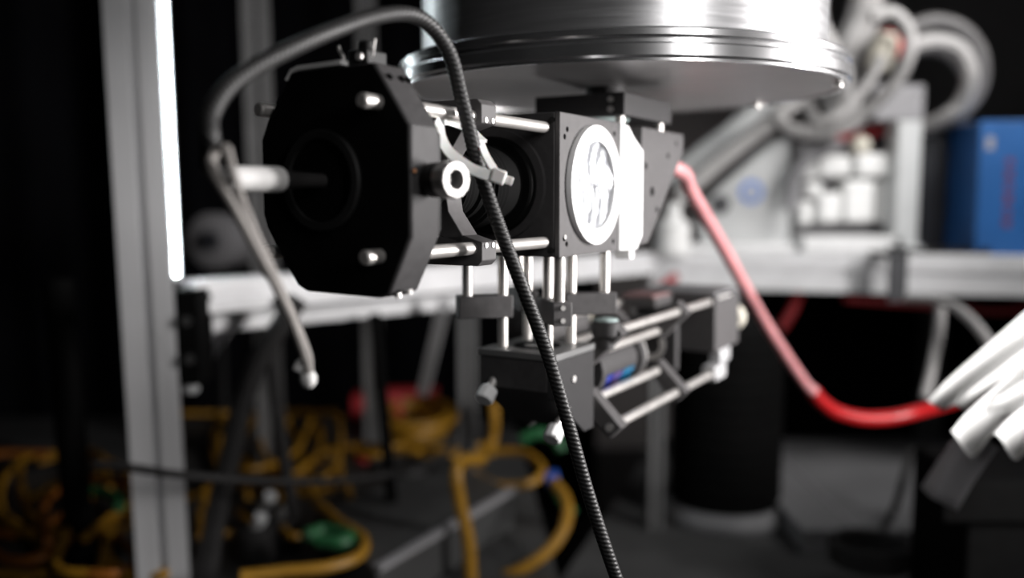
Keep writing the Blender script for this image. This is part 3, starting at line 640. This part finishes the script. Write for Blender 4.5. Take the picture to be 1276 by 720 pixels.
# black case and blue box
b0 = foot(1186, 1.60)
t = thing('black_case', 'black instrument case between the grey bracket and the blue box', 'case', b0)
a = P(1152, 150, 1.60); b = P(1216, 150, 1.60)
part(t, 'case', MB().box((a.x, a.y, zt0+0.006), (b.x, a.y+0.2, a.z)), 'bbox', bevel=0.003)
part(t, 'front_frame', MB().box((a.x+0.05, a.y-0.004, zt0+0.03), (b.x-0.006, a.y+0.001, a.z-0.02)), 'black', bevel=0.001)
part(t, 'foot', MB().box((a.x+0.01, a.y+0.01, zt0), (a.x+0.03, a.y+0.03, zt0+0.006)), 'black')
part(t, 'foot', MB().box((b.x-0.03, a.y+0.01, zt0), (b.x-0.01, a.y+0.03, zt0+0.006)), 'black')
b0 = foot(1270, 1.46)
t = thing('blue_box', 'blue box with faint red upright print at the end of the bench', 'box', b0)
a = P(1222, 150, 1.46)
ax_ = (Vector((1, -0.12, 0)).normalized(), Vector((0.12, 1, 0)).normalized(), Vector((0, 0, 1)))
hgt = a.z-zt0-0.001; cen = Vector((a.x, a.y, zt0+0.0005+hgt/2)) + ax_[0]*0.11 + ax_[1]*0.07
part(t, 'carton', MB().obox(cen, (0.22, 0.14, hgt), ax_), 'blue', bevel=0.002)
fr = Vector((a.x, a.y, 0))
mk = MB()
for k, (z0, hh, wd) in enumerate(((0.045, 0.016, 0.012), (0.066, 0.010, 0.012), (0.082, 0.018, 0.012), (0.105, 0.012, 0.012), (0.122, 0.016, 0.012), (0.144, 0.012, 0.012))):
    mk.obox(fr+ax_[0]*0.047-ax_[1]*0.0004+Vector((0, 0, zt0+z0+hh/2)), (wd, 0.0006, hh*0.8), ax_)
part(t, 'red_print', mk, 'dimred', label='faint red upright print')
part(t, 'pale_sticker', MB().obox(fr+ax_[0]*0.016-ax_[1]*0.0004+Vector((0, 0, zt0+hgt-0.035)), (0.012, 0.0006, 0.02), ax_), 'mgrey')
b0 = foot(1172, 1.45)
solo('dark_tray', 'flat dark tray lying on the bench before the black case', 'tray', MB().box((b0.x-0.05, b0.y-0.01, zt0), (b0.x+0.075, b0.y+0.08, zt0+0.008)).box((b0.x-0.05, b0.y-0.01, zt0+0.008), (b0.x-0.045, b0.y+0.08, zt0+0.013)).box((b0.x+0.07, b0.y-0.01, zt0+0.008), (b0.x+0.075, b0.y+0.08, zt0+0.013)), 'black', b0)
# strap clamp on the beam
q = P(1117, 350, 1.345)
solo('beam_clamp', 'dark strap clamp wrapped around the bench beam', 'clamp', MB().box((q.x-0.014, q.y-0.006, ZB-0.036), (q.x+0.014, q.y, ZB+0.034)).box((q.x-0.014, q.y-0.006, ZB+0.030), (q.x+0.014, q.y+0.075, ZB+0.036)), 'bbox', (q.x, q.y, ZB-0.036), bevel=0.001)
# hoses above the bench
H = 'hoses hanging over the bench'
cable('wide_hose', 'wide pale grey hose coming down beside the chamber', [P(1085, -40, 1.50), P(1075, 20, 1.50), P(1052, 75, 1.50), P(1045, 120, 1.51), P(1058, 155, 1.53)], 0.028, 'hose', cat='hose')
cable('bent_hose', 'pale bent hose close beside the chamber wall', [P(1022, -40, 1.36), P(1016, 20, 1.36), P(1032, 60, 1.36), P(1048, 92, 1.38), P(1050, 120, 1.40)], 0.016, 'hose', cat='hose')
cable('thin_loop_hose', 'thin grey hose looping around the red-banded valve', [P(1085, 22, 1.40), P(1112, 16, 1.40), P(1132, 38, 1.40), P(1132, 70, 1.4), P(1112, 108, 1.42), P(1075, 142, 1.45), P(1030, 165, 1.47), P(985, 160, 1.48), P(965, 140, 1.48)], 0.010, 'hose', cat='hose')
cable('crossing_hose', 'thin grey hose slanting down under the flange', [P(1100, 70, 1.425), P(1080, 105, 1.43), P(1050, 140, 1.435), P(1018, 150, 1.44), P(1005, 128, 1.44)], 0.009, 'hose', cat='hose')
cable('outer_loop_hose', 'outermost grey hose loop above the blue box', [P(1130, 36, 1.55), P(1165, 27, 1.55), P(1200, 38, 1.55), P(1222, 70, 1.55), P(1220, 110, 1.56), P(1195, 142, 1.57), P(1160, 160, 1.6)], 0.013, 'hose_d', cat='hose')
cable('middle_loop_hose', 'middle grey hose loop above the black case', [P(1132, 58, 1.5), P(1165, 52, 1.5), P(1195, 62, 1.5), P(1209, 92, 1.5), P(1200, 125, 1.52), P(1180, 145, 1.54), P(1150, 160, 1.58)], 0.014, 'hose', cat='hose')
cable('inner_loop_hose', 'short inner grey hose tucked inside the two hose loops', [P(1130, 62, 1.58), P(1165, 60, 1.58), P(1190, 72, 1.58), P(1203, 92, 1.58)], 0.012, 'hose_d', cat='hose')
t = thing('red_valve', 'white valve body with red bands between the hoses', 'valve', P(1100, 90, 1.46))
a = P(1092, 88, 1.45); b = P(1105, 44, 1.45); dv = (b-a).normalized()
part(t, 'body', MB().lathe([(0, 0.012), (0.004, 0.02), (0.045, 0.022), (0.058, 0.014)], a, dv, 24), 'cream')
c_ = P(1122, 60, 1.45); part(t, 'red_handle', MB().ball(c_, 0.013, 14, (0.8, 0.8, 1.3)), 'red')
c_ = P(1106, 44, 1.46); part(t, 'red_collar', MB().cyl(c_-dv*0.005, c_+dv*0.006, 0.013, 18), 'redp')
part(t, 'link', MB().cyl(P(1104, 64, 1.45), P(1122, 60, 1.45), 0.006, 12), 'mgrey')
c_ = P(1056, 103, 1.475)
solo('red_tag', 'small pinkish red tag stuck on the wide pale hose', 'tag', MB().ball(c_, 0.008, 12, (0.8, 0.6, 1.2)), 'redp', c_)
# ------------------------------------------------------------------ right: thin white hoses and pleats
cable('white_tube', 'thin white tube arching below the bench toward the pleats', [P(1130, 372, 1.22), P(1165, 374, 1.18), P(1195, 386, 1.14), P(1222, 412, 1.1), P(1245, 450, 1.06)], 0.0065, 'hose', cat='tube')
cable('white_hanging_tube', 'thin white tube hanging straight beside the arching tube', [P(1172, 374, 1.19), P(1170, 410, 1.17), P(1162, 455, 1.14), P(1152, 496, 1.12)], 0.0065, 'hose', cat='tube')
def pleats(pa, pb, va, vb, n, amp, thick=0.0025):     # fan of folds from edge pa-pb along va / vb
    mb = MB(); V = []; Fc = []; K = 12; J = 8; nn = n*K
    for i in range(nn+1):
        t_ = i/nn; ph = math.sin(t_*n*2*math.pi-1.2)
        for j in range(J+1):
            s_ = j/J; p = (pa.lerp(pb, t_)) + va.lerp(vb, t_)*s_*(1.0+0.05*ph)
            nr = Vector((-0.35, -0.75, 0.55)).normalized()
            p = p + nr*amp*ph*(0.45+0.55*s_) + Vector((0, 0, -0.010*s_*s_))
            V.append(p)
    m = len(V); V += [p + Vector((0.2, 0.85, -0.5)).normalized()*thick for p in V[:m]]
    for i in range(nn):
        for j in range(J):
            a_ = i*(J+1)+j; b_ = a_+J+1; Fc += [(a_, a_+1, b_+1, b_), (a_+m, b_+m, b_+1+m, a_+1+m)]
    for i in range(nn):
        for j in (0, J):
            a_ = i*(J+1)+j; b_ = a_+J+1; Fc.append((a_, b_, b_+m, a_+m))
    for i in (0, nn):
        for j in range(J): a_ = i*(J+1)+j; Fc.append((a_, a_+1, a_+1+m, a_+m))
    return mb.add(V, Fc)
def folds(lines, thick=0.0025, n=7, J=8, sag=0.0):   # sheet lofted through ridge and valley lines, each (top, bottom)
    A_ = catmull([P(*l[0]) for l in lines], n); B_ = catmull([P(*l[1]) for l in lines], n); V = []; Fc = []; m_ = len(A_)
    for a_, b_ in zip(A_, B_):
        for j in range(J+1):
            q_ = j/J; V.append(a_.lerp(b_, q_) + Vector((0, 0, sag*math.sin(q_*math.pi)-0.004*max(0, q_-0.85)/0.15)))
    tot = len(V); V += [p + Vector((0.25, 0.85, -0.45)).normalized()*thick for p in V]
    for i in range(m_-1):
        for j in range(J):
            a_ = i*(J+1)+j; b_ = a_+J+1; Fc += [(a_, a_+1, b_+1, b_), (a_+tot, b_+tot, b_+1+tot, a_+1+tot)]
        for j in (0, J): a_ = i*(J+1)+j; b_ = a_+J+1; Fc.append((a_, b_, b_+tot, a_+tot))
    for i in (0, m_-1):
        for j in range(J): a_ = i*(J+1)+j; Fc.append((a_, a_+1, a_+1+tot, a_+tot))
    return MB().add(V, Fc)
up_l = []; lo_l = []
for k in range(11):
    rdg = k % 2 == 0; dz = -0.013 if rdg else 0.013
    up_l.append(((1292+17*k, 376+13*k, 0.74+dz*0.5), (1157+17.5*k, (493 if rdg else 501)+2.5*k, 0.70+dz)))
for k in range(9):
    rdg = k % 2 == 0; dz = -0.014 if rdg else 0.014
    lo_l.append(((1300+24*k, 430+12*k, 0.77+dz*0.5), (1186+27*k, (530 if rdg else 560)+2.0*k, 0.665+dz)))
solo('pleated_cover', 'white pleated cover with folds fanning downwards at the bench end', 'cover', folds(up_l), 'pleat', P(1200, 510, 0.72), smooth=70)
solo('lower_pleated_cover', 'second white pleated sheet showing below the upper folds', 'cover', folds(lo_l), 'pleat', P(1230, 555, 0.76), smooth=70)
e0 = P(1205, 525, 0.715); e1 = P(1245, 556, 0.70)
solo('grey_flap', 'dim grey folded flap hanging beneath the pleated sheets', 'flap', pleats(e0, e1, P(1146, 592, 0.74)-e0, P(1192, 622, 0.71)-e1, 1, 0.006), 'mgrey', P(1165, 610, 0.72), smooth=70)
ZS = CZ - 0.43                 # lower deck height
a = P(1172, 600, 0.92); b = P(1300, 560, 0.92)
t = thing('black_cabinet', 'black cabinet carrying the white pleated covers', 'cabinet', (b.x, a.y, 0))
part(t, 'body', MB().box((a.x+0.02, a.y-0.02, 0.0), (b.x+0.4, a.y+0.11, P(0, 590, 0.92).z)), 'matte', bevel=0.004)
part(t, 'top_rail', MB().box((a.x-0.012, a.y-0.03, P(0, 640, 0.92).z), (b.x+0.4, a.y-0.02, P(0, 590, 0.92).z)), 'matte', bevel=0.003)

# ------------------------------------------------------------------ lower decks, pump, cabinets
c = [G(-260, 735, ZS), G(700, 735, ZS), G(640, 520, ZS), G(-40, 520, ZS)]
mb = MB(); mb.add([(p.x, p.y, ZS-0.02) for p in c]+[(p.x, p.y, ZS) for p in c], [(3,2,1,0),(4,5,6,7),(0,1,5,4),(1,2,6,5),(2,3,7,6),(3,0,4,7)])
t = thing('lower_shelf', 'dark lower shelf littered with yellow cables', 'shelf', (c[0].x, c[0].y, ZS-0.02))
part(t, 'board', mb, 'shelf')
for p in c: part(t, 'leg', MB().box((p.x-0.015, p.y-0.015, 0), (p.x+0.015, p.y+0.015, ZS-0.02)), 'black')
c = [G(690, 735, ZS-0.05), G(1330, 735, ZS-0.05), G(1230, 545, ZS-0.05), G(820, 545, ZS-0.05)]
mb = MB(); zz = ZS-0.05; mb.add([(p.x, p.y, zz-0.02) for p in c]+[(p.x, p.y, zz) for p in c], [(3,2,1,0),(4,5,6,7),(0,1,5,4),(1,2,6,5),(2,3,7,6),(3,0,4,7)])
t = thing('pump_deck', 'dark deck carrying the black cylindrical pump', 'shelf', (c[0].x, c[0].y, zz-0.02))
part(t, 'board', mb, 'shelf')
for p in c: part(t, 'leg', MB().box((p.x-0.015, p.y-0.015, 0), (p.x+0.015, p.y+0.015, zz-0.02)), 'black')
# grey lids to the right
a = G(1000, 690, zz); b = G(1230, 590, zz)
t = thing('grey_panel_box', 'low grey box lying on the deck beside the black pump', 'box', ((a.x+b.x)/2, (a.y+b.y)/2, zz))
part(t, 'lower_case', MB().box((a.x, a.y, zz), (b.x, b.y+0.1, zz+0.028)), 'mgrey', bevel=0.003)
part(t, 'lid', MB().box((a.x-0.004, a.y-0.004, zz+0.028), (b.x+0.004, b.y+0.104, zz+0.036)), 'lid', bevel=0.002)
part(t, 'seam_strip', MB().box((a.x+0.07, a.y-0.002, zz+0.036), (a.x+0.074, b.y+0.1, zz+0.038)), 'mgrey')
a = G(1010, 580, zz)
# pump
pc = G(912, 655, zz); pc.y += 0.05
t = thing('vacuum_pump', 'large black ribbed pump cylinder standing on a grey ring below the bench', 'pump', pc)
prof = [(0.025, 0.078)]
for k in range(12): z = 0.03+k*0.021; prof += [(z, 0.083), (z+0.012, 0.083), (z+0.014, 0.079), (z+0.020, 0.079)]
prof += [(0.285, 0.080), (0.30, 0.07), (0.305, 0.02)]
part(t, 'cylinder', MB().lathe(prof, pc, (0, 0, 1), 48), 'matte')
part(t, 'base_ring', MB().lathe([(0, 0.094), (0.002, 0.096), (0.010, 0.096), (0.025, 0.086)], pc, (0, 0, 1), 56), 'lid', label='grey base ring')
part(t, 'top_pipe', MB().cyl(pc+Vector((0, 0, 0.30)), pc+Vector((0, 0, 0.34)), 0.025, 24), 'black')
# dark coil + cable on the right deck
cc = G(1085, 700, zz+0.045)
pts = []
for k in range(40):
    g = k*0.62; pts.append(Vector((cc.x+0.045*math.cos(g), cc.y+0.045*math.sin(g), zz+0.046+0.0006*k)))
cable('coiled_black_cable', 'black cable coiled on the low grey box', pts, 0.0055, 'rubber', n=4)
cable('thin_black_cable', 'thin black cable running down over the low grey box', [P(1135, 560, 1.25), P(1125, 600, 1.2), G(1112, 640, zz+0.04), G(1095, 668, zz+0.04)], 0.005, 'rubber')
# cabinet box in the middle with a bright edge
t = thing('low_cabinet', 'dark grey flat cabinet under the yellow hanging cable', 'cabinet', (0, 1.15, ZS))
pa_, pb_, pc_ = G(470, 712, ZS+0.05), G(640, 612, ZS+0.05), G(395, 640, ZS+0.05)
e1_ = (pb_-pa_); e2_ = (pc_-pa_); pd_ = pb_+e2_
mb = MB(); q = [pa_, pb_, pd_, pc_]
mb.add([(p.x, p.y, ZS) for p in q]+[(p.x, p.y, ZS+0.05) for p in q], [(3,2,1,0),(4,5,6,7),(0,1,5,4),(1,2,6,5),(2,3,7,6),(3,0,4,7)])
part(t, 'body', mb, 'shelf', bevel=0.003)
part(t, 'edge_trim', MB().beam(pa_+Vector((0, 0, 0.003)), pb_+Vector((0, 0, 0.003)), 0.010, 0.006), 'mgrey')

# ------------------------------------------------------------------ cables on the lower shelf
zc = ZS+0.006
def gl(l, z=zc): return [G(x, y, z) for x, y in l]
cable('yellow_cable', 'yellow cable bending in one wide curve before the low cabinet', gl([(385, 600), (392, 622), (420, 648), (452, 670), (448, 692), (410, 706), (350, 712), (300, 718)], ZS+0.058), 0.0062, 'yellow')
cable('yellow_hanging_cable', 'yellow cable hanging down in front of the low cabinet', [P(600, 572, 1.06), P(575, 575, 1.02), P(569, 595, 1.0), P(574, 630, 1.0), P(583, 670, 1.0), P(586, 712, 1.0), P(588, 760, 1.0)], 0.0078, 'yellow')
cable('yellow_arc_cable', 'yellow cable sweeping in an arc beneath the mirror box', [P(690, 600, 1.12), P(706, 625, 1.08), P(704, 655, 1.05), P(684, 685, 1.03), P(655, 706, 1.02), P(620, 722, 1.02)], 0.0072, 'yellow')
cable('yellow_upright_cable', 'yellow cable dropping behind the mirror box', [P(614, 500, 1.3), P(616, 525, 1.3), P(612, 552, 1.3), P(596, 568, 1.25), P(575, 572, 1.2)], 0.0075, 'yellow')
cable('yellow_ring_cable', 'yellow cable lying in a flat ring near the green connector', [P(590, 590, 1.25), P(620, 605, 1.22), P(660, 602, 1.22), P(676, 585, 1.25), P(655, 565, 1.3), P(615, 563, 1.32), P(590, 575, 1.3)], 0.006, 'yellow')
rnd = random.Random(11)
def tangle(cx, cy, w_, h_, m, r, k=0):
    pts = []
    x, y = cx+rnd.uniform(-w_, w_)/2, cy+rnd.uniform(-h_, h_)/2; a = rnd.uniform(0, 6.28)
    for i in range(9):
        pts.append(G(max(cx-w_, min(cx+w_, x)), max(cy-h_/2, min(cy+h_/2, y)), zc+0.004*k+rnd.uniform(0, 0.012)))
        a += rnd.uniform(0.3, 1.1); x += math.cos(a)*w_*0.42; y += math.sin(a)*h_*0.30
    return pts
for i in range(10):
    cable('tangled_yellow_cable' if i % 3 else 'tangled_orange_cable', ('yellow' if i % 3 else 'orange')+' cable in the tangle at the dark end of the shelf', tangle(75, 640, 130, 150, 'yellow', 0.005, i), 0.0055, 'yellow' if i % 3 else 'orange', group=('yellow' if i % 3 else 'orange')+' cables tangled at the dark end', sides=8, n=6)
for i in range(9):
    cable('piled_yellow_cable', 'yellow cable in the pile behind the thick black cable', tangle(300+i*8, 590, 90, 150, 'yellow', 0.005, i), 0.0048, 'yellow', group='yellow cables piled behind the thick black cable', sides=8, n=6)
for i in range(9):
    cx_ = 515+rnd.uniform(-15, 10); cy_ = 520+rnd.uniform(-10, 14); rx = rnd.uniform(30, 52); ry = rnd.uniform(10, 20); g0 = rnd.uniform(0, 6)
    pts = [P(cx_+rx*math.cos(g0+k*0.7), cy_+ry*math.sin(g0+k*0.7), 1.66-0.1*math.sin(g0+k*0.7)+0.005*i) for k in range(9)]
    cable('coiled_yellow_cable', 'yellow cable wound in the coil beside the dim grey post', pts, 0.0075, 'yellow', group='yellow cables wound in the coil', sides=8, n=6)
for i, (x, y) in enumerate(((480, 562), (515, 570), (540, 560), (450, 565))):
    cable('stretched_yellow_cable', 'yellow cable stretched along below the yellow coil', [G(x-70, y+4, zc), G(x-30, y-6, zc+0.01), G(x+20, y+3, zc+0.012), G(x+60, y-4, zc)], 0.007, 'yellow', group='yellow cables stretched below the coil', sides=8)
c_ = P(470, 505, 1.75)
t = thing('red_connector_box', 'dull red connector box above the yellow coil', 'box', c_)
part(t, 'case', MB().obox(c_, (0.10, 0.06, 0.05), ((1, 0.1, 0), (-0.1, 1, 0), (0, 0, 1))), 'redp', bevel=0.006)
part(t, 'lid', MB().obox(c_+Vector((0.05, 0, 0.027)), (0.14, 0.05, 0.012), ((1, 0.1, 0), (-0.1, 1, 0), (0, 0, 1))), 'redp', bevel=0.003)
c_ = P(455, 572, 1.45)
solo('red_stopper', 'small dull red stopper lying on the shelf below the coil', 'stopper', MB().ball(c_, 0.014, 14, (1.2, 1, 0.8)), 'redp', c_)
for i, l in enumerate((((650, 548), (668, 540), (690, 545), (700, 560)), ((690, 600), (700, 620), (712, 640)))):
    cable('green_cable', ['green cable crossing the yellow ring of cable', 'green cable end lying on the yellow arc'][i], [P(x, y, 1.2-0.05*i) for x, y in l], 0.008, 'green', sides=8)
cable('green_shelf_cable', 'green cable lying inside the bend of the wide yellow curve', gl([(380, 668), (405, 660), (435, 668), (425, 676), (395, 674)], ZS+0.06), 0.008, 'green', sides=8)
cable('green_left_cable', 'green cable lying in the tangle at the dark end', gl([(95, 622), (115, 612), (140, 618), (150, 632)], zc+0.05), 0.007, 'green', sides=8)
c_ = P(688, 597, 1.17)
solo('blue_connector', 'small blue connector where the green and yellow cables meet', 'connector', MB().obox(c_, (0.018, 0.02, 0.02), ((1, 0, 0.3), (0, 1, 0), (-0.3, 0, 1))), 'bluec', c_, bevel=0.003)
for i, (x, y) in enumerate(((330, 640), (350, 655), (318, 668))):
    q = G(x, y, ZS+0.03)
    t = thing('black_adapter', ['round black adapter among the yellow cables, farthest from the low cabinet edge', 'round black adapter among the yellow cables, in the middle of three', 'round black adapter among the yellow cables by the thick black cable'][i], 'adapter', (q.x, q.y, ZS))
    part(t, 'body', MB().lathe([(0, 0.022), (0.005, 0.025), (0.035, 0.025), (0.04, 0.02)], (q.x, q.y, ZS+0.002), (0, 0, 1), 20), 'rubber')
    part(t, 'plug', MB().cyl((q.x, q.y, ZS+0.042), (q.x+0.01, q.y-0.006, ZS+0.056), 0.008, 14), 'lgrey')
# black cables in the foreground shelf zone
cable('thick_black_cable', 'thick black cable falling from the thin bright bar to the shelf', [P(372, 372, 1.0), P(352, 402, 0.99), P(325, 445, 0.98), P(303, 500, 0.97), P(287, 570, 0.96), P(270, 640, 0.95), P(254, 740, 0.94)], 0.0115, 'rubber')
cable('black_lead', 'slim black lead hanging behind the thick black cable', [P(338, 420, 1.08), P(342, 480, 1.08), P(352, 560, 1.08), P(365, 640, 1.08), P(368, 700, 1.08)], 0.008, 'rubber')
a = P(468, 470, 1.12)
solo('black_rod', 'straight black rod standing before the low cabinet', 'rod', MB().cyl((a.x+0.022, a.y, ZS), (a.x, a.y, CZ-0.14), 0.0075, 16), 'matte', (a.x+0.022, a.y, ZS))
cable('slack_black_cable', 'slack thin black cable strung from the silver upright to the shelf', [P(120, 578, 0.86), P(165, 583, 0.86), P(230, 592, 0.86), P(330, 599, 0.9), P(420, 599, 0.96), P(490, 590, 1.05), P(535, 576, 1.15), P(565, 560, 1.25)], 0.0042, 'rubber')
cable('dark_coil_cable', 'dark grey cable ring on the shelf at the end of the slack black cable', [P(500+38*math.cos(k*0.7), 582+9*math.sin(k*0.7), 1.28-0.06*math.sin(k*0.7)) for k in range(10)], 0.007, 'rubber')
# dim round drum behind the upright
c_ = P(262, 300, 1.7)
t = thing('round_drum', 'dim grey round drum behind the lit upright', 'drum', c_)
part(t, 'shell', MB().lathe([(0, 0.045), (0.004, 0.052), (0.10, 0.052), (0.104, 0.045)], c_, (0.2, 1, 0), 32), 'mgrey')
part(t, 'hub', MB().lathe([(0, 0.016), (0.01, 0.018), (0.012, 0.016)], c_+Vector((0, -0.012, 0)), (0.2, 1, 0), 24), 'bbox')
part(t, 'stand', MB().cyl((c_.x, c_.y+0.05, ZS), (c_.x, c_.y+0.05, c_.z-0.052), 0.008, 14), 'black')
